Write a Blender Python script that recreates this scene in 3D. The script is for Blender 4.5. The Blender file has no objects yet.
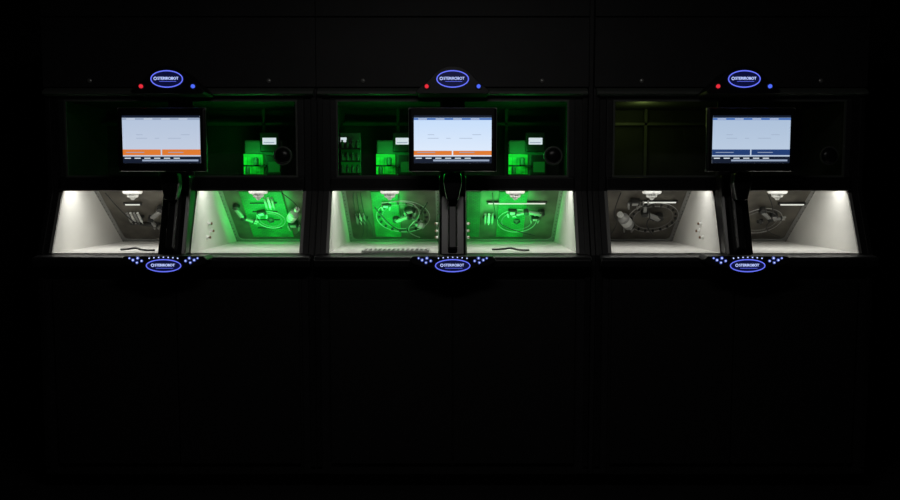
import bpy, bmesh, math, random
from mathutils import Vector, Matrix
random.seed(4)
scene = bpy.context.scene
scene.view_settings.view_transform = 'Standard'
scene.view_settings.look = 'None'

def lin(c):
    return tuple(((v/255)/12.92 if v/255 <= .04045 else ((v/255+.055)/1.055)**2.4) for v in c)

# ---------------------------------------------------------------- materials
def pmat(name, col, rough=.5, metal=0.0, noise=.0, scale=20, bump=0):
    m = bpy.data.materials.new(name); m.use_nodes = True
    nt = m.node_tree; b = nt.nodes['Principled BSDF']
    b.inputs['Roughness'].default_value = rough
    b.inputs['Metallic'].default_value = metal
    b.inputs['Base Color'].default_value = (*col, 1)
    tc = nt.nodes.new('ShaderNodeTexCoord')
    n = nt.nodes.new('ShaderNodeTexNoise'); n.inputs['Scale'].default_value = scale
    nt.links.new(tc.outputs['Object'], n.inputs['Vector'])
    if noise > 0:
        r = nt.nodes.new('ShaderNodeValToRGB')
        r.color_ramp.elements[0].position = .3; r.color_ramp.elements[1].position = .7
        r.color_ramp.elements[0].color = (*[c*(1-noise) for c in col], 1)
        r.color_ramp.elements[1].color = (*[min(1, c*(1+noise)) for c in col], 1)
        nt.links.new(n.outputs['Fac'], r.inputs['Fac'])
        nt.links.new(r.outputs['Color'], b.inputs['Base Color'])
    return m

def emat(name, rgb, s=1.0):
    m = bpy.data.materials.new(name); m.use_nodes = True
    b = m.node_tree.nodes['Principled BSDF']
    c = lin(rgb)
    b.inputs['Base Color'].default_value = (.02, .02, .02, 1)
    b.inputs['Emission Color'].default_value = (*c, 1)
    b.inputs['Emission Strength'].default_value = s
    return m

def glass(name, tint, gl):
    m = bpy.data.materials.new(name); m.use_nodes = True
    nt = m.node_tree; nt.nodes.clear()
    o = nt.nodes.new('ShaderNodeOutputMaterial')
    t = nt.nodes.new('ShaderNodeBsdfTransparent'); t.inputs[0].default_value = (*tint, 1)
    g = nt.nodes.new('ShaderNodeBsdfGlossy'); g.inputs['Roughness'].default_value = .03
    mx = nt.nodes.new('ShaderNodeMixShader'); mx.inputs[0].default_value = gl
    nt.links.new(t.outputs[0], mx.inputs[1]); nt.links.new(g.outputs[0], mx.inputs[2])
    nt.links.new(mx.outputs[0], o.inputs[0])
    return m

def green_panel_mat(name, rgb, s, contrast=.3, scale=9):
    """emissive panel painting green light into the surface, faint slots"""
    m = bpy.data.materials.new(name); m.use_nodes = True
    nt = m.node_tree; b = nt.nodes['Principled BSDF']
    b.inputs['Base Color'].default_value = (.01, .03, .012, 1)
    b.inputs['Roughness'].default_value = .4
    b.inputs['Emission Color'].default_value = (*lin(rgb), 1)
    tc = nt.nodes.new('ShaderNodeTexCoord')
    br = nt.nodes.new('ShaderNodeTexBrick')
    br.inputs['Scale'].default_value = 22
    br.inputs['Color1'].default_value = (1, 1, 1, 1); br.inputs['Color2'].default_value = (.7, .7, .7, 1)
    br.inputs['Mortar'].default_value = (.45, .45, .45, 1); br.inputs['Mortar Size'].default_value = .04
    nz = nt.nodes.new('ShaderNodeTexNoise'); nz.inputs['Scale'].default_value = scale
    mu = nt.nodes.new('ShaderNodeMath'); mu.operation = 'MULTIPLY'
    rp = nt.nodes.new('ShaderNodeValToRGB'); rp.color_ramp.elements[0].position = .3; rp.color_ramp.elements[1].position = .7
    rp.color_ramp.elements[0].color = (contrast, contrast, contrast, 1)
    m2 = nt.nodes.new('ShaderNodeMath'); m2.operation = 'MULTIPLY'; m2.inputs[1].default_value = s
    nt.links.new(tc.outputs['Object'], br.inputs['Vector']); nt.links.new(tc.outputs['Object'], nz.inputs['Vector'])
    nt.links.new(nz.outputs['Fac'], rp.inputs['Fac'])
    nt.links.new(br.outputs['Color'], mu.inputs[0]); nt.links.new(rp.outputs['Color'], mu.inputs[1])
    nt.links.new(mu.outputs[0], m2.inputs[0]); nt.links.new(m2.outputs[0], b.inputs['Emission Strength'])
    return m

BLACK = pmat('black_painted_metal', (.010, .010, .011), .4, 0, .2, 30)
BASE = pmat('base_black', (.0035, .0035, .004), .7, 0, .2, 30)
FRAME = pmat('dark_grey_frame', (.045, .045, .048), .35, .2, .15, 30)
SIDE = pmat('side_panel_paint', (.018, .018, .020), .45, .1, .15, 30)
FASCIA = pmat('charcoal_fascia', (.030, .030, .032), .6, .1, .1, 8)
PLASTIC = pmat('black_plastic', (.008, .008, .009), .3, 0, .1, 60)
RUBBER = pmat('rubber', (.015, .015, .015), .6)
LINER = pmat('white_liner', (.72, .71, .68), .45, 0, .04, 6)
PANE = pmat('rear_pane', (.13, .12, .10), .3, .2, .5, 7)
CHROME = pmat('brushed_steel', (.5, .5, .49), .3, .6)
GREYM = pmat('grey_trim', (.32, .32, .31), .4, .3)
HOSE = pmat('hose_black', (.02, .02, .019), .3)
JAMB = pmat('jamb_trim', (.4, .4, .39), .35, .3)
WHITEP = pmat('white_plastic', (.7, .7, .68), .35)
BROWN = pmat('brown_cap', (.16, .09, .05), .5)
INNER = pmat('compartment_lining', (.045, .05, .045), .6, 0, .3, 5)
GREY = pmat('instrument_grey', (.10, .11, .10), .5)
FLOORM = pmat('floor_vinyl', (.010, .010, .011), .6, 0, .2, 5)
WALLM = pmat('wall_paint', (.03, .03, .03), .8, 0, .1, 3)
GLASSF = glass('clear_glass', (.95, .96, .95), .04)
GLASSU = glass('tinted_glass', (.8, .82, .8), .06)
GREENP = green_panel_mat('green_glow_board', (12, 190, 50), 1.15)  # green light patches on the panes, put in as emission
GREENP2 = green_panel_mat('green_glow_board_dim', (12, 150, 45), .85)
GREENT = green_panel_mat('green_tray_glow', (14, 215, 40), 1.7, .08, 22)
GREENB = emat('green_glow', (20, 215, 45), 1.0)
GREEND = emat('green_glow_dim', (6, 90, 20), .7)  # green glow put into the surface as emission
STREAKW = emat('reflection_streak', (240, 240, 230), 1.0)  # reflection streak put in as emission
VIO = emat('blue_violet_led', (100, 112, 245), 1.15)
VIOB = emat('blue_button', (80, 100, 215), .8)
VIOW = emat('blue_white_led', (185, 200, 255), 1.25)
VIOD = emat('blue_fill', (10, 14, 62), .8)
REDL = emat('red_led', (235, 45, 60), 1.0)
BLUL = emat('blue_led', (80, 110, 255), 1.0)
DISP = emat('small_display', (225, 235, 245), 1.1)

# ---------------------------------------------------------------- helpers
def obj(name, verts, faces, mat, parent=None, smooth=False, M=None):
    me = bpy.data.meshes.new(name)
    me.from_pydata([tuple(v) for v in verts], [], faces)
    bm = bmesh.new(); bm.from_mesh(me); bmesh.ops.recalc_face_normals(bm, faces=bm.faces); bm.to_mesh(me); bm.free()
    if smooth:
        for p in me.polygons: p.use_smooth = True
    o = bpy.data.objects.new(name, me); scene.collection.objects.link(o)
    if mat: me.materials.append(mat)
    if parent: o.parent = parent
    if M is not None: o.matrix_local = M
    return o

def bev(o, w, seg=2):
    b = o.modifiers.new('bevel', 'BEVEL'); b.width = w; b.segments = seg; b.limit_method = 'ANGLE'
    return o

def box(name, x0, x1, y0, y1, z0, z1, mat, parent=None, b=0, M=None):
    v = [(x, y, z) for x in (x0, x1) for y in (y0, y1) for z in (z0, z1)]
    f = [(0, 1, 3, 2), (4, 6, 7, 5), (0, 4, 5, 1), (2, 3, 7, 6), (0, 2, 6, 4), (1, 5, 7, 3)]
    o = obj(name, v, f, mat, parent, M=M)
    if b: bev(o, b)
    return o

def prism_x(name, prof, x0, x1, mat, parent=None, b=0):   # prof in (y,z)
    n = len(prof)
    v = [(x0, p[0], p[1]) for p in prof] + [(x1, p[0], p[1]) for p in prof]
    f = [tuple(range(n)), tuple(range(n, 2*n))] + [(i, (i+1) % n, n+(i+1) % n, n+i) for i in range(n)]
    o = obj(name, v, f, mat, parent)
    if b: bev(o, b)
    return o

def prism_y(name, prof, y0, y1, mat, parent=None, b=0, M=None):   # prof in (x,z)
    n = len(prof)
    v = [(p[0], y0, p[1]) for p in prof] + [(p[0], y1, p[1]) for p in prof]
    f = [tuple(range(n)), tuple(range(n, 2*n))] + [(i, (i+1) % n, n+(i+1) % n, n+i) for i in range(n)]
    o = obj(name, v, f, mat, parent, M=M)
    if b: bev(o, b)
    return o

def lathe(name, prof, mat, parent=None, M=None, n=24):    # prof (r,z), axis z
    v = []; f = []
    for r, z in prof:
        for i in range(n):
            a = 2*math.pi*i/n
            v.append((r*math.cos(a), r*math.sin(a), z))
    for k in range(len(prof)-1):
        for i in range(n):
            f.append((k*n+i, k*n+(i+1) % n, (k+1)*n+(i+1) % n, (k+1)*n+i))
    f.append(tuple(range(n))); f.append(tuple(range((len(prof)-1)*n, len(prof)*n)))
    o = obj(name, v, f, mat, parent, True, M)
    o.modifiers.new('es', 'EDGE_SPLIT').split_angle = math.radians(40)
    return o

def ring(name, rx, ry, t, mat, parent=None, M=None, n=48, m=8, a0=0, a1=2*math.pi):
    full = abs(a1-a0-2*math.pi) < 1e-4
    cnt = n if full else n+1
    v = []; f = []
    for i in range(cnt):
        a = a0+(a1-a0)*i/n
        for j in range(m):
            c = 2*math.pi*j/m
            v.append(((rx+t*math.cos(c))*math.cos(a), (ry+t*math.cos(c))*math.sin(a), t*math.sin(c)))
    for i in range(n):
        k = (i+1) % cnt
        for j in range(m):
            f.append((i*m+j, k*m+j, k*m+(j+1) % m, i*m+(j+1) % m))
    return obj(name, v, f, mat, parent, True, M)

def tube(name, pts, r, mat, parent=None, M=None):
    cu = bpy.data.curves.new(name, 'CURVE'); cu.dimensions = '3D'; cu.bevel_depth = r; cu.bevel_resolution = 2
    cu.use_fill_caps = True
    s = cu.splines.new('NURBS'); s.points.add(len(pts)-1)
    for p, q in zip(s.points, pts): p.co = (*q, 1)
    s.use_endpoint_u = True; s.order_u = 3
    o = bpy.data.objects.new(name, cu); scene.collection.objects.link(o)
    cu.materials.append(mat)
    if parent: o.parent = parent
    if M is not None: o.matrix_local = M
    return o

def text(name, s, size, mat, parent, M, sx=1):
    cu = bpy.data.curves.new(name, 'FONT'); cu.body = s; cu.size = size; cu.align_x = 'CENTER'; cu.align_y = 'CENTER'
    cu.extrude = .0008; cu.offset = size*.012
    o = bpy.data.objects.new(name, cu); scene.collection.objects.link(o); cu.materials.append(mat)
    o.parent = parent; o.matrix_local = M @ Matrix.Diagonal((sx, 1, 1, 1))
    return o

def empty(name, loc):
    e = bpy.data.objects.new(name, None); scene.collection.objects.link(e); e.location = loc; e.empty_display_size = .1
    return e

def area(name, loc, sx, sy, energy, color, parent=None, rot=(0, 0, 0)):
    l = bpy.data.lights.new(name, 'AREA'); l.shape = 'RECTANGLE'; l.size = sx; l.size_y = sy; l.energy = energy; l.color = color
    o = bpy.data.objects.new(name, l); scene.collection.objects.link(o); o.location = loc; o.rotation_euler = rot
    if parent: o.parent = parent
    return o

def T(x, y, z): return Matrix.Translation((x, y, z))
FRONT = Matrix.Rotation(math.radians(90), 4, 'X')   # local z -> -y, local y -> +z

# ---------------------------------------------------------------- room
room = [('floor', -3.4, 3.4, -5, 1.3, -.1, 0, FLOORM), ('ceiling', -3.4, 3.4, -5, 1.3, 2.9, 3.0, WALLM),
        ('wall_back', -3.4, 3.4, 1.2, 1.3, 0, 2.9, WALLM), ('wall_left', -3.5, -3.4, -5, 1.3, 0, 2.9, WALLM),
        ('wall_right', 3.4, 3.5, -5, 1.3, 0, 2.9, WALLM), ('wall_front', -3.4, 3.4, -5.1, -5, 0, 2.9, WALLM)]
for r in room: box(*r)

# ---------------------------------------------------------------- cabinet
HW = .606; W = .6725; LW = HW-.003
Z0, Z1 = 1.18, 1.48          # lower window bottom/top
YF = -.13
UZ0, UZ1 = 1.548, 1.93
PTOP = (.30, 1.53); PBOT = (.72, 1.18)
pd = Vector((0, PTOP[0]-PBOT[0], PTOP[1]-PBOT[1])); PLEN = pd.length; pu = pd.normalized()
pn = Vector((1, 0, 0)).cross(pu)

def pane_matrix(xc, off=0.0):
    c = Vector((xc, (PTOP[0]+PBOT[0])/2, (PTOP[1]+PBOT[1])/2)) + pn*off
    M = Matrix.Identity(4)
    for i in range(3):
        M[i][0] = (1, 0, 0)[i]; M[i][1] = pu[i]; M[i][2] = pn[i]; M[i][3] = c[i]
    return M

LAMP = {0: (2.0, 1.35), 1: (1.45, 1.5), 2: (1.3, 1.6)}
def cabinet(xc, idx):
    E = empty('sterile_isolator_cabinet', (xc, 0, 0))
    prof = [(YF, .08), (YF, Z0-.01), (0, Z1), (0, 2.44), (1.0, 2.44), (1.0, .08)]
    for s in (-1, 1):
        a, b_ = sorted((s*W*.999, s*HW))
        prism_x('side_panel', prof, a, b_, SIDE, E, .004)
        a, b_ = sorted((s*(W-.004), s*(W-.03)))
        prism_x('edge_strip', [(YF-.012, .12), (YF-.012, Z0-.01), (-.012, Z1), (-.012, 1.95), (0, 1.95), (0, Z1), (YF, Z0-.01), (YF, .12)], a, b_, BLACK, E, .003)
        a, b_ = sorted((s*(LW-.004), s*(HW+.008)))
        prism_x('window_trim', [(YF-.008, Z0), (-.008, Z1), (.004, Z1), (YF+.004, Z0)], a, b_, JAMB, E)
    box('base_body', -HW, HW, YF, 1.0, .08, 1.13, BASE, E)
    for s in (-1, 1):
        a, b_ = sorted((s*.003, s*(HW-.01)))
        box('base_door', a, b_, YF-.018, YF, .14, 1.05, BASE, E, .002)
    box('toe_kick', -W+.03, W-.03, YF+.06, .95, 0, .08, BASE, E)
    box('back_panel', -HW, HW, .95, 1.0, 1.13, 2.44, BLACK, E)
    box('top_panel', -HW, HW, 0, .95, 2.40, 2.44, BLACK, E)
    box('fascia_panel', -W+.002, W-.002, -.018, .02, 1.99, 2.326, FASCIA, E, .002)
    box('fascia_panel_upper', -W+.002, W-.002, -.018, .02, 2.331, 2.44, FASCIA, E, .002)
    prism_x('fascia_lip', [(-.018, 1.985), (-.05, 1.965), (-.05, 1.952), (0, 1.945), (.02, 1.985)], -W+.01, W-.01, GREY, E, .003)
    for x in (-.44, .44):
        lathe('fascia_bolt', [(.011, 0), (.011, .004), (.006, .008)], CHROME, E, T(x, -.018, 2.02) @ FRONT, 12)
    box('upper_head_rail', -HW, HW, -.006, .03, UZ1, 1.985, FRAME, E, .003)
    box('mid_rail', -HW, HW, -.02, .03, Z1, UZ0, BLACK, E, .006)
    box('mid_rail_drip_edge', -HW, HW, -.03, -.018, Z1+.002, Z1+.012, FRAME, E, .002)
    for s in (-1, 1):
        a, b_ = sorted((s*(HW-.03), s*HW)); box('upper_stile', a, b_, -.006, .03, UZ0, UZ1, FRAME, E, .003)
    box('upper_mullion', -.05, .05, -.006, .03, UZ0, UZ1, FRAME, E, .003)
    v = [(-LW, .03, UZ0), (LW, .03, UZ0), (LW, .03, UZ1), (-LW, .03, UZ1), (-LW, .55, UZ0), (LW, .55, UZ0), (LW, .55, UZ1), (-LW, .55, UZ1)]
    obj('upper_lining', v, [(0, 1, 5, 4), (3, 2, 6, 7), (4, 5, 6, 7), (0, 4, 7, 3), (1, 5, 6, 2)], INNER, E)
    for s in (-1, 1):
        a, b_ = sorted((s*.05, s*(HW-.03)))
        g = [(a, UZ0), (b_, UZ0), (b_, UZ1), (a, UZ1)]; t = .010
        h = [(a+t, UZ0+t), (b_-t, UZ0+t), (b_-t, UZ1-t), (a+t, UZ1-t)]
        vv = [(p[0], -.009, p[1]) for p in g]+[(p[0], -.009, p[1]) for p in h]
        o = obj('pane_gasket', vv, [(i, (i+1) % 4, 4+(i+1) % 4, 4+i) for i in range(4)], GREY, E)
        m = o.modifiers.new('s', 'SOLIDIFY'); m.thickness = .008
        obj('upper_glass', [(a, .012, UZ0), (b_, .012, UZ0), (b_, .012, UZ1), (a, .012, UZ1)], [(0, 1, 2, 3)], GLASSU, E)
        box('inner_frame_post', s*.30-.008, s*.30+.008, .46, .48, UZ0, UZ1, GREY, E)
    box('inner_frame_rail', -LW, LW, .46, .48, UZ1-.09, UZ1-.075, GREY, E)
    Mk = T(.50, -.004, 1.655) @ FRONT
    ring('port_ring', .042, .042, .006, GREY, E, Mk)
    lathe('port_knob', [(.036, 0), (.036, .012), (.028, .02), (.01, .024)], PLASTIC, E, Mk)
    for s in (-1, 1):
        xi, xo = s*.07, s*LW
        a, b_ = min(xi, xo), max(xi, xo)
        side = [(0, 1.53), (0, Z1), (YF, Z0), PBOT, PTOP]
        v = [(a, *p) for p in side]+[(b_, *p) for p in side]
        obj('chamber_liner', v, [(0, 1, 2, 3, 4), (5, 6, 7, 8, 9), (2, 3, 8, 7), (4, 0, 5, 9)], LINER, E)
        c = (a+b_)/2; hw = (b_-a)/2
        P = pane_matrix(c)
        obj('rear_pane', [(-hw, -PLEN/2, 0), (hw, -PLEN/2, 0), (hw, PLEN/2, 0), (-hw, PLEN/2, 0)], [(0, 1, 2, 3)], PANE, E, M=P)
        H = PLEN/2; N = 6
        def rr(w, h, r):
            pts = []
            for cx, cy, a0 in ((w-r, h-r, 0), (-w+r, h-r, 90), (-w+r, -h+r, 180), (w-r, -h+r, 270)):
                for k in range(N+1):
                    an = math.radians(a0+90*k/N); pts.append((cx+r*math.cos(an), cy+r*math.sin(an)))
            return pts
        out = rr(hw, H, .004); inn = rr(hw-.022, H-.022, .03); n = len(out)
        vv = [(p[0], p[1], .004) for p in out]+[(p[0], p[1], .004) for p in inn]
        o = obj('rear_pane_frame', vv, [(i, (i+1) % n, n+(i+1) % n, n+i) for i in range(n)], GREYM, E, M=P)
        o.modifiers.new('s', 'SOLIDIFY').thickness = .012
        vv = []; ff = []
        for k in range(17):
            for sx in (-1, 1):
                x = sx*(hw-.011); y = -H+.02+k*(2*H-.04)/16; q = .003
                b0 = len(vv); vv += [(x-q, y-q, .013), (x+q, y-q, .013), (x+q, y+q, .013), (x-q, y+q, .013), (x, y, .016)]
                ff += [(b0, b0+1, b0+4), (b0+1, b0+2, b0+4), (b0+2, b0+3, b0+4), (b0+3, b0, b0+4)]
        obj('rear_frame_rivets', vv, ff, RUBBER, E, M=P)
        lathe('dispensing_nozzle', [(.018, .05), (.018, .012), (.050, .012), (.050, -.012), (.044, -.02), (.03, -.022), (.027, -.036), (.014, -.042), (.007, -.052)],
              WHITEP, E, T(s*.328, .19, 1.484), 28)
        for k, (yy, zz) in enumerate(((.17, 1.31), (.20, 1.27), (.14, 1.24))):
            Mp = T(xi, yy, zz) @ Matrix.Rotation(math.radians(90*s), 4, 'Y')
            lathe('wall_port', [(.012, 0), (.012, .004), (.006, .005), (.006, .010), (.008, .011), (.008, .014)], WHITEP, E, Mp, 16)
            lathe('wall_port_cap', [(.007, .014), (.007, .020), (.003, .022)], BROWN, E, Mp, 12)
        obj('sloped_glass', [(a, YF-.003, Z0+.001), (b_, YF-.003, Z0+.001), (b_, -.003, Z1), (a, -.003, Z1)], [(0, 1, 2, 3)], GLASSF, E)
        area('chamber_lamp', (c, .08, 1.522), .5, .12, LAMP[idx][0 if s < 0 else 1], (1, .985, .94), E)
    cx = {0: -.30, 1: .22, 2: None}[idx]
    if cx is not None:
        tube('floor_cable', [(cx-.02, .0, Z0+.008), (cx+.03, -.05, Z0+.012), (cx+.07, -.03, Z0+.02), (cx+.11, -.07, Z0+.008), (cx+.16, -.03, Z0+.007)], .005, RUBBER, E)
    off = .10
    prism_x('centre_column', [(-off, 1.56), (-off-.01, Z1-.02), (YF-off+.02, Z0-.01), (0, Z0-.01), (.0, 1.56)], -.066, .066, PLASTIC, E, .014)
    prism_x('column_spine', [(-off-.03, 1.50), (-off-.05, Z1-.04), (YF-off, Z0+.03), (YF-off+.03, Z0), (-off+.01, 1.52)], -.022, .022, BLACK, E, .008)
    prism_x('front_ledge', [(YF, Z0-.004), (YF-.07, Z0-.012), (YF-.085, Z0-.03), (YF-.08, Z0-.06), (YF, Z0-.09)], -W+.01, W-.01, BLACK, E, .006)
    if idx == 1:
        prism_x('filler_strip', [(YF-.004, .08), (YF-.004, Z0-.01), (-.004, Z1), (-.004, 2.44), (.1, 2.44), (.1, .08)], W+.001, W+.022, SIDE, E, .002)
    return E

cabs = [-1.33, .0125, 1.382]
Es = [cabinet(x, i) for i, x in enumerate(cabs)]

# ---------------------------------------------------------------- signs / consoles / monitors
def smooth_outline(pts, n=6):
    out = []
    L = len(pts)
    for i in range(L-1):
        p0 = pts[max(i-1, 0)]; p1 = pts[i]; p2 = pts[i+1]; p3 = pts[min(i+2, L-1)]
        for k in range(n):
            t = k/n
            out.append(tuple(.5*((2*p1[d])+(-p0[d]+p2[d])*t+(2*p0[d]-5*p1[d]+4*p2[d]-p3[d])*t*t+(-p0[d]+3*p1[d]-3*p2[d]+p3[d])*t**3) for d in (0, 1)))
    out.append(pts[-1])
    return out

def oval_plate(name, rx, ry, mat, parent, M):
    n = 40
    vv = [(rx*math.cos(2*math.pi*i/n), ry*math.sin(2*math.pi*i/n), 0) for i in range(n)]
    return obj(name, vv, [tuple(range(n))], mat, parent, M=M)

def logo(E, M, size):
    text('sign_lettering', 'STERIROBOT', size, VIOW, E, M @ T(.006, .002, .002), .95)
    ring('logo_mark', size*.36, size*.36, size*.08, VIOW, E, M @ T(-size*3.0, .002, .002), 16, 6)
    obj('logo_underline', [(-.035, -.0125, .002), (.045, -.0125, .002), (.045, -.0108, .002), (-.035, -.0108, .002)], [(0, 1, 2, 3)], VIO, E, M=M)

def sign(xc):
    E = empty('illuminated_header_sign', (xc, 0, 1.95))
    half = [(-.175, .0), (-.155, .018), (-.115, .05), (-.075, .09), (-.035, .112), (0, .116)]
    left = smooth_outline(half); right = [(-x, z) for x, z in reversed(left[:-1])]
    prism_y('sign_housing', left+right+[(.165, -.012), (-.165, -.012)], -.19, -.02, BLACK, E, .006)
    M = T(0, -.193, .056) @ FRONT
    oval_plate('sign_face', .072, .036, VIOD, E, M)
    ring('sign_oval', .074, .038, .0026, VIO, E, M)
    logo(E, M, .0178)
    for s, m in ((-1, REDL), (1, BLUL)):
        Mb = T(s*.122, -.19, .022) @ FRONT
        lathe('status_lamp', [(.009, 0), (.009, .006), (.005, .009)], m, E, Mb, 16)
        ring('status_bezel', .0135, .0135, .003, FRAME, E, Mb)

def console(xc):
    E = empty('control_console', (xc, 0, 1.168))
    half = [(-.185, .012), (-.2, -.008), (-.17, -.03), (-.11, -.04), (-.06, -.062), (0, -.07)]
    left = smooth_outline(half); right = [(-x, z) for x, z in reversed(left[:-1])]
    prism_y('console_housing', left+right, -.30, -.19, BLACK, E, .006)
    M = T(0, -.303, -.032) @ FRONT
    oval_plate('console_face', .078, .026, VIOD, E, M)
    ring('console_oval', .080, .028, .0024, VIO, E, M)
    logo(E, M, .0168)
    for s in (-1, 1):
        for k, (dx, dz, r) in enumerate(((.102, -.010, .006), (.120, .003, .007), (.124, -.018, .006), (.142, -.006, .007), (.158, .003, .005))):
            Mb = T(s*dx, -.30, dz) @ FRONT
            lathe('console_button', [(r*.55, 0), (r*.55, .004), (r*.3, .005)], VIOW, E, Mb, 12)
            ring('console_button_ring', r, r, .001, VIOB, E, Mb, 20, 6)
    for k in range(-3, 4):
        lathe('console_indicator', [(.003, 0), (.003, .004), (.002, .005)], VIOW, E, T(k*.022, -.30, .007-.0005*k*k) @ FRONT, 10)

def emis_rect(name, x0, x1, z0, z1, y, mat, parent):
    return obj(name, [(x0, y, z0), (x1, y, z0), (x1, y, z1), (x0, y, z1)], [(0, 1, 2, 3)], mat, parent)

def screen_mat(name, top, bot, s):
    m = bpy.data.materials.new(name); m.use_nodes = True
    nt = m.node_tree; b = nt.nodes['Principled BSDF']
    b.inputs['Base Color'].default_value = (.01, .01, .01, 1); b.inputs['Emission Strength'].default_value = s
    tc = nt.nodes.new('ShaderNodeTexCoord'); sp = nt.nodes.new('ShaderNodeSeparateXYZ'); r = nt.nodes.new('ShaderNodeValToRGB')
    nt.links.new(tc.outputs['Generated'], sp.inputs[0]); nt.links.new(sp.outputs['Z'], r.inputs['Fac'])
    r.color_ramp.elements[0].color = (*lin(bot), 1); r.color_ramp.elements[1].color = (*lin(top), 1)
    nt.links.new(r.outputs['Color'], b.inputs['Emission Color'])
    return m

ORANGE = emat('ui_orange', (222, 122, 48), 1); NAVY = emat('ui_navy', (35, 62, 115), 1); DKUI = emat('ui_dark', (22, 30, 48), 1)
UIW = emat('ui_white', (225, 235, 245), 1); UIG = emat('ui_grey', (150, 165, 190), 1); UIB = emat('ui_blue', (70, 110, 180), 1)

def monitor(xc, kind):
    E = empty('touchscreen_monitor', (xc, 0, 1.718))
    box('bezel', -.203, .203, -.30, -.265, -.148, .145, PLASTIC, E, .012)
    o_ = [(-.203, -.148), (.203, -.148), (.203, .145), (-.203, .145)]; i_ = [(-.199, -.144), (.199, -.144), (.199, .141), (-.199, .141)]
    o = obj('bezel_rim', [(p[0], -.290, p[1]) for p in o_]+[(p[0], -.290, p[1]) for p in i_], [(i, (i+1) % 4, 4+(i+1) % 4, 4+i) for i in range(4)], GREYM, E)
    o.modifiers.new('s', 'SOLIDIFY').thickness = .012
    box('rear_housing', -.15, .15, -.265, -.235, -.11, .11, PLASTIC, E, .012)
    y = -.3015
    top, bot = {0: ((180, 196, 220), (198, 208, 226)), 1: ((196, 220, 250), (228, 238, 252)), 2: ((172, 192, 218), (190, 206, 226))}[kind]
    SM = screen_mat('screen_glow_%d' % kind, top, bot, 1)
    w = .178; h = .108
    emis_rect('screen', -w, w, -h, h, y-.0005, SM, E)
    y2 = y-.0012
    emis_rect('ui_title_bar', -w, w, h-.010, h, y2, DKUI, E)
    emis_rect('ui_tab_bar', -w, w, h-.020, h-.011, y2, UIB if kind != 0 else UIG, E)
    for k in range(4):
        emis_rect('ui_tab_text', -w+.02+k*.08, -w+.06+k*.08, h-.017, h-.014, y2-.0004, UIW, E)
    for x, l, z in ((-.09, .05, .004), (-.02, .02, .004), (.06, .06, .004), (-.10, .03, .02), (.11, .04, .02)):
        emis_rect('ui_text_line', x-l/2, x+l/2, z, z+.002, y2, UIG, E)
    acc = ORANGE if kind < 2 else NAVY
    z1 = -.046 if kind != 1 else -.052
    emis_rect('ui_action_bar', -w, -.004, -.072, z1, y2, acc, E)
    emis_rect('ui_action_bar', .002, w, -.072, z1, y2, acc, E)
    emis_rect('ui_action_text', -w+.015, -.08, -.061, -.058, y2-.0008, UIG, E)
    emis_rect('ui_action_text', .03, .10, -.061, -.058, y2-.0008, UIG, E)
    emis_rect('ui_status_bar', -w, w, -h, -.078, y2, DKUI, E)
    emis_rect('ui_status_panel', -.09, w-.01, -.1, -.092, y2-.0004, UIG, E)
    for k in range(6):
        emis_rect('ui_status_item', -w+.008+k*.045, -w+.036+k*.045, -.088, -.084, y2-.0008, UIW, E)
    box('mount_plate', -.05, .05, -.235, -.22, -.06, .06, BLACK, E, .004)
    tube('mount_arm', [(0, -.225, -.02), (0, -.20, -.10), (-.01, -.19, -.17), (-.0, -.15, -.21)], .019, PLASTIC, E)
    lathe('pivot_joint', [(.018, -.04), (.036, -.034), (.042, 0), (.036, .034), (.018, .04)], PLASTIC, E, T(0, -.165, -.195) @ Matrix.Rotation(math.radians(90), 4, 'Y'))
    prism_y('scanner_cradle', [(-.04, -.15), (.04, -.15), (.045, -.2), (.028, -.28), (-.028, -.28), (-.045, -.2)], -.215, -.15, PLASTIC, E, .012)

for i, x in enumerate(cabs):
    sign(x); console(x); monitor(x+(.006 if i == 0 else 0), i)

# ---------------------------------------------------------------- made-up instruments for green reflections in upper glass
def instrument(x):
    E = empty('reflection_pump', (x, .27, UZ0))  # invented device in place of green machines reflected in the glass
    box('pump_body', -.10, .10, 0, .14, 0, .20, GREY, E, .008)
    box('pump_head', -.012, .092, -.03, .0, .135, .24, BLACK, E, .006)
    emis_rect('pump_display', .004, .076, .175, .21, -.0315, DISP, E)
    emis_rect('pump_display_text', .01, .066, .183, .187, -.0322, UIG, E)
    box('green_tray', -.10, .0, -.02, 0, .02, .125, GREENT, E)
    obj('green_glow_bar', [(-.10, -.022, .108), (.0, -.022, .108), (.0, -.022, .122), (-.10, -.022, .122)], [(0, 1, 2, 3)], GREENB, E)
    box('tray_shelf', -.10, .02, -.035, -.02, .060, .068, BLACK, E)
    lathe('tray_cylinder', [(.014, .068), (.014, .10), (.008, .108)], GREY, E, T(-.03, -.04, 0), 14)
    lathe('tray_cylinder', [(.012, .02), (.012, .05), (.008, .06)], GREY, E, T(-.075, -.04, 0), 14)
    box('side_module', .015, .10, -.02, 0, .015, .12, BLACK, E, .003)
    box('side_module_glow', .03, .09, -.022, -.0195, .03, .085, GREEND, E)
    l = bpy.data.lights.new('green_spill_light', 'POINT'); l.energy = 1.0; l.color = (.02, 1, .10); l.shadow_soft_size = .05  # added point light giving green spill in the compartment
    o = bpy.data.objects.new('green_spill_light', l); scene.collection.objects.link(o); o.parent = E; o.location = (-.05, -.12, .12)
for x in (-.99, -.29, .41):
    instrument(x)
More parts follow.
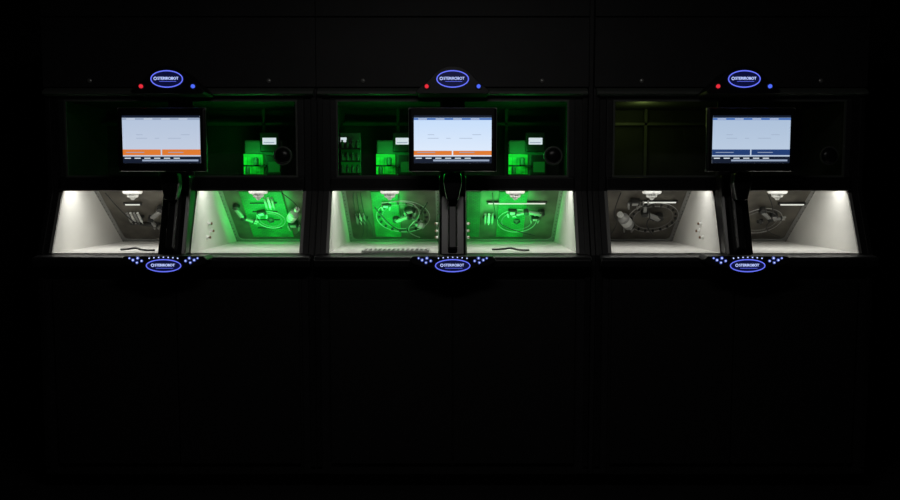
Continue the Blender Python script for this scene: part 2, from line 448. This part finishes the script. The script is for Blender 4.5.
def vial_rack(x, y=.27):
    E = empty('vial_rack', (x, y, UZ0))
    box('rack_back', -.055, .055, .02, .04, 0, .24, GREY, E, .004)
    box('rack_glow', -.05, .05, .016, .0195, .02, .11, GREEND, E)
    emis_rect('rack_label_display', -.052, -.02, .19, .215, .0185, DISP, E)
    for k in range(3):
        box('rack_shelf', -.055, .055, -.04, .016, .02+k*.065, .026+k*.065, BLACK, E)
        for j in range(4):
            lathe('vial', [(.010, 0), (.010, .03), (.005, .036), (.006, .044)], GREY, E, T(-.04+j*.027, -.01, .026+k*.065), 12)
vial_rack(-.53)
# added point light for the faint olive glow in the right-hand cabinet
l = bpy.data.lights.new('olive_fill_light', 'POINT'); l.energy = .28; l.color = (.75, 1, .25); l.shadow_soft_size = .04
o = bpy.data.objects.new('olive_fill_light', l); scene.collection.objects.link(o); o.parent = Es[2]; o.location = (-.38, .2, 1.85)

# ---------------------------------------------------------------- chamber contents (attached to rear panes)
def pmt(ci, s, off=0.012):
    return Es[ci], pane_matrix(s*(.07+LW)/2, off)

def pbox(name, ci, s, x0, x1, y0, y1, z0, z1, mat, b=0, rot=0):
    E, M = pmt(ci, s, 0.0)
    c = ((x0+x1)/2, (y0+y1)/2)
    M = M @ T(c[0], c[1], 0) @ Matrix.Rotation(rot, 4, 'Z')
    return box(name, x0-c[0], x1-c[0], y0-c[1], y1-c[1], z0, z1, mat, E, b, M)

def carousel(ci, s, x, y, r, cups=True):
    E, M = pmt(ci, s, .02); M = M @ T(x, y, 0)
    ring('carousel_rim', r, r*.95, .0022, CHROME, E, M)
    ring('carousel_inner_rim', r*.78, r*.74, .0016, GREYM, E, M)
    if cups:
        for k in range(18):
            a = 2*math.pi*k/18
            lathe('carousel_cup', [(.008, 0), (.008, .008), (.004, .010)], HOSE, E, M @ T(r*.89*math.cos(a), r*.845*math.sin(a), 0), 12)
    lathe('carousel_hub', [(.02, 0), (.02, .006), (.010, .012), (.006, .02)], HOSE, E, M, 20)

def hose(ci, s, pts, mat=HOSE, r=.003):
    E, M = pmt(ci, s, .02); tube('hose', pts, r, mat, E, M)

def bottle(ci, s, x, y, rot, sc=1):
    E, M = pmt(ci, s, .04)
    M = M @ T(x, y, 0) @ Matrix.Rotation(rot, 4, 'Z') @ Matrix.Rotation(math.radians(-90), 4, 'X') @ Matrix.Scale(sc, 4)
    lathe('vial_bottle', [(.024, -.04), (.024, .025), (.010, .038), (.010, .045)], GREYM, E, M, 20)
    lathe('vial_bottle_label', [(.0245, -.02), (.0245, .01)], WHITEP, E, M, 20)
    lathe('vial_bottle_cap', [(.013, .045), (.013, .058)], WHITEP, E, M, 16)

def clampdev(ci, s, x, y, sc=1, rot=0.0):
    pbox('clamp_block', ci, s, x-.03*sc, x+.03*sc, y-.02*sc, y+.02*sc, .004, .035, HOSE, .004, rot)
    pbox('clamp_plate', ci, s, x-.018*sc, x+.018*sc, y-.01*sc, y+.01*sc, .035, .038, CHROME, .001, rot)
    pbox('clamp_jaw', ci, s, x-.035*sc, x-.025*sc, y-.06*sc, y-.015*sc, .01, .03, CHROME, .002, .2)
    pbox('clamp_jaw', ci, s, x+.025*sc, x+.035*sc, y-.06*sc, y-.015*sc, .01, .03, CHROME, .002, -.2)

def robot_arm(ci, s, x, y, a1, a2, sc=1):
    """two-link gripper arm lying over the pane"""
    E, M = pmt(ci, s, .02); M = M @ T(x, y, 0) @ Matrix.Rotation(a1, 4, 'Z') @ Matrix.Scale(sc, 4)
    lathe('arm_shoulder', [(.026, -.01), (.026, .02), (.016, .028)], HOSE, E, M, 20)
    box('arm_link', 0, .11, -.013, .013, .01, .03, GREYM, E, .005, M)
    M2 = M @ T(.11, 0, .012) @ Matrix.Rotation(a2, 4, 'Z')
    lathe('arm_elbow', [(.019, -.01), (.019, .024), (.010, .028)], HOSE, E, M2, 20)
    box('arm_forelink', 0, .075, -.009, .009, .0, .018, GREYM, E, .004, M2)
    box('arm_gripper', .075, .105, -.017, -.009, 0, .014, CHROME, E, .002, M2)
    box('arm_gripper', .075, .105, .009, .017, 0, .014, CHROME, E, .002, M2)
    box('arm_wrist', .068, .08, -.018, .018, -.002, .018, HOSE, E, .002, M2)

def syringe_row(ci, s, x, y, n, step=.02, rot=0):
    E, M = pmt(ci, s, .012); M = M @ T(x, y, 0) @ Matrix.Rotation(rot, 4, 'Z')
    box('syringe_clip', -.012, n*step, -.006, .006, -.006, .008, HOSE, E, .001, M)
    for k in range(n):
        Mk = M @ T(k*step, 0, .012) @ Matrix.Rotation(math.radians(-90), 4, 'X')
        lathe('syringe', [(.002, -.05), (.002, -.035), (.007, -.03), (.007, .03), (.003, .032), (.003, .045), (.007, .046), (.007, .049)], WHITEP if k % 2 else GREYM, E, Mk, 12)

def streakbar(ci, s, x0, x1, y):  # glowing strip on dark backing stands in for a reflected light streak
    pbox('streak_backing', ci, s, x0-.01, x1+.01, y-.008, y+.008, .004, .012, HOSE)
    pbox('reflection_streak', ci, s, x0, x1, y-.003, y+.003, .012, .016, STREAKW)

def glow(ci, s, x, y, e, wd=.16):  # added green wash over the pane, no fixture behind it
    E, M = pmt(ci, s, .12)
    l = bpy.data.lights.new('green_wash_light', 'AREA'); l.shape = 'RECTANGLE'; l.size = wd; l.size_y = .3; l.energy = e; l.color = (.02, 1, .12)
    o = bpy.data.objects.new('green_wash_light', l); scene.collection.objects.link(o); o.parent = E; o.matrix_local = M @ T(x, y, 0)

# cabinet 1
streakbar(0, -1, -.13, -.05, .09); robot_arm(0, -1, .06, .06, -2.4, .9, .9); syringe_row(0, -1, -.14, -.02, 4)
hose(0, -1, [(-.2, .2, 0), (-.15, .0, .02), (-.05, -.1, .02), (.1, -.05, 0)])
pbox('gripper_rail', 0, -1, -.16, .2, -.09, -.08, .004, .02, HOSE, .002)
pbox('green_glow_panel', 0, 1, -.154, .08, -.21, .2, .004, .014, GREENP, .002)  # glowing panel stands in for green light on the pane
for k in range(4): pbox('board_rail', 0, 1, -.11, .03, -.12+k*.075, -.116+k*.075, .014, .02, HOSE)
bottle(0, 1, .12, .03, -.5, 1.1); clampdev(0, 1, .10, -.08, .9); carousel(0, 1, -.02, -.04, .08, False)
clampdev(0, 1, -.06, .03, .8, .3); robot_arm(0, 1, -.19, .08, -1.3, .8, .8); syringe_row(0, 1, -.02, .11, 3)
hose(0, 1, [(.08, .2, 0), (.17, .12, .02), (.13, .05, .03), (.16, -.1, .03), (.1, -.18, 0)])
# cabinet 2
pbox('green_glow_panel', 1, -1, -.108, .04, -.21, .2, .004, .014, GREENP, .002)
carousel(1, -1, .06, -.01, .15); clampdev(1, -1, .10, .05, .9, .4); clampdev(1, -1, -.03, .10, .7); robot_arm(1, -1, .02, -.03, .5, -1.2, .8)
bottle(1, -1, .15, -.06, 1.0, .7)
for k in range(3): hose(1, -1, [(-.2+k*.02, .2, 0), (-.21+k*.025, .05, .03), (-.15+k*.02, -.08, .02), (-.19+k*.03, -.2, 0)])
hose(1, -1, [(-.05, .15, .03), (.1, .2, .04), (.18, .05, .03), (.05, -.1, .04), (.15, -.18, .02)], GREYM)
hose(1, -1, [(-.09, .1, .02), (-.02, -.02, .05), (.06, -.12, .03), (.14, .0, .03), (.2, .14, .02)], HOSE, .004)
syringe_row(1, -1, -.2, -.03, 3)
pbox('green_glow_panel', 1, 1, -.26, -.18, -.21, .2, .004, .014, GREENP2, .002)
pbox('green_glow_panel', 1, 1, -.08, .075, -.21, .2, .004, .014, GREENP, .002)
streakbar(1, 1, -.137, .177, .10); carousel(1, 1, .03, -.05, .11, False); clampdev(1, 1, .0, .04, .8); clampdev(1, 1, .13, -.02, .7)
robot_arm(1, 1, .16, .03, 2.9, .6, .8); syringe_row(1, 1, -.15, -.03, 3); hose(1, 1, [(-.12, .2, 0), (-.1, .0, .03), (.0, -.1, .03), (.14, -.16, .02)])
# cabinet 3
streakbar(2, -1, .02, .2, .11); bottle(2, -1, -.06, -.02, .6, 1.3); clampdev(2, -1, -.03, .12, .9); carousel(2, -1, .1, -.02, .14)
robot_arm(2, -1, .13, -.01, 2.6, -.9, 1.0); clampdev(2, -1, -.02, -.10, .8, -.5)
hose(2, -1, [(-.12, .2, 0), (-.15, .05, .03), (-.09, -.03, .03), (-.12, -.2, 0)])
hose(2, -1, [(.0, .15, .02), (.08, .05, .03), (.05, -.05, .03), (.12, -.15, .02)], HOSE, .004)
streakbar(2, 1, .11, .24, .09); carousel(2, 1, .04, -.05, .12, False); clampdev(2, 1, .1, .0, .7); robot_arm(2, 1, .02, .05, -.8, .9, .8)
hose(2, 1, [(.0, .2, 0), (.1, .05, .03), (.05, -.1, .03), (.2, -.2, 0)])
glow(0, 1, -.04, 0, 1.5, .22); glow(1, -1, -.03, 0, 1.3); glow(1, 1, -.03, 0, 1.6, .3)

def tray(x, y0, y1, w):
    E = empty('perforated_tray', (x, (y0+y1)/2, Z0+.0015))
    d = (y1-y0)/2
    nx, ny = 14, 4; vv = []; ff = []
    def bx(a, b, c, e, z0, z1):
        k = len(vv); vv.extend([(p, q, r) for p in (a, b) for q in (c, e) for r in (z0, z1)])
        ff.extend([tuple(k+i for i in f) for f in [(0, 1, 3, 2), (4, 6, 7, 5), (0, 4, 5, 1), (2, 3, 7, 6), (0, 2, 6, 4), (1, 5, 7, 3)]])
    for i in range(nx+1):
        p = -w/2+w*i/nx; bx(p-.004, p+.004, -d, d, .0, .010)
    for j in range(ny+1):
        p = -d+2*d*j/ny; bx(-w/2, w/2, p-.004, p+.004, .001, .009)
    obj('tray_grid', vv, ff, WHITEP, E)
    box('tray_base', -w/2, w/2, -d, d, -.001, .001, GREY, E)
tray(.0125-.28, -.11, .03, .32)

L = empty('ceiling_fill_lamp', (0, -2.2, 2.9))  # unseen lamp added to lift the dark cabinet fronts
box('fill_housing', -.6, .6, -.15, .15, -.06, 0, FRAME, L, .01)
area('fill_light', (0, 0, -.065), 1.1, .25, 7, (1, .97, .93), L)

w = bpy.data.worlds.new('World'); scene.world = w; w.use_nodes = True
w.node_tree.nodes['Background'].inputs[0].default_value = (0, 0, 0, 1)

cam = bpy.data.cameras.new('camera'); co = bpy.data.objects.new('camera', cam); scene.collection.objects.link(co)
cam.sensor_width = 36; cam.lens = 32
co.location = (0, -4, 1.5); co.rotation_euler = (math.radians(90-4.5), 0, 0)
scene.camera = co
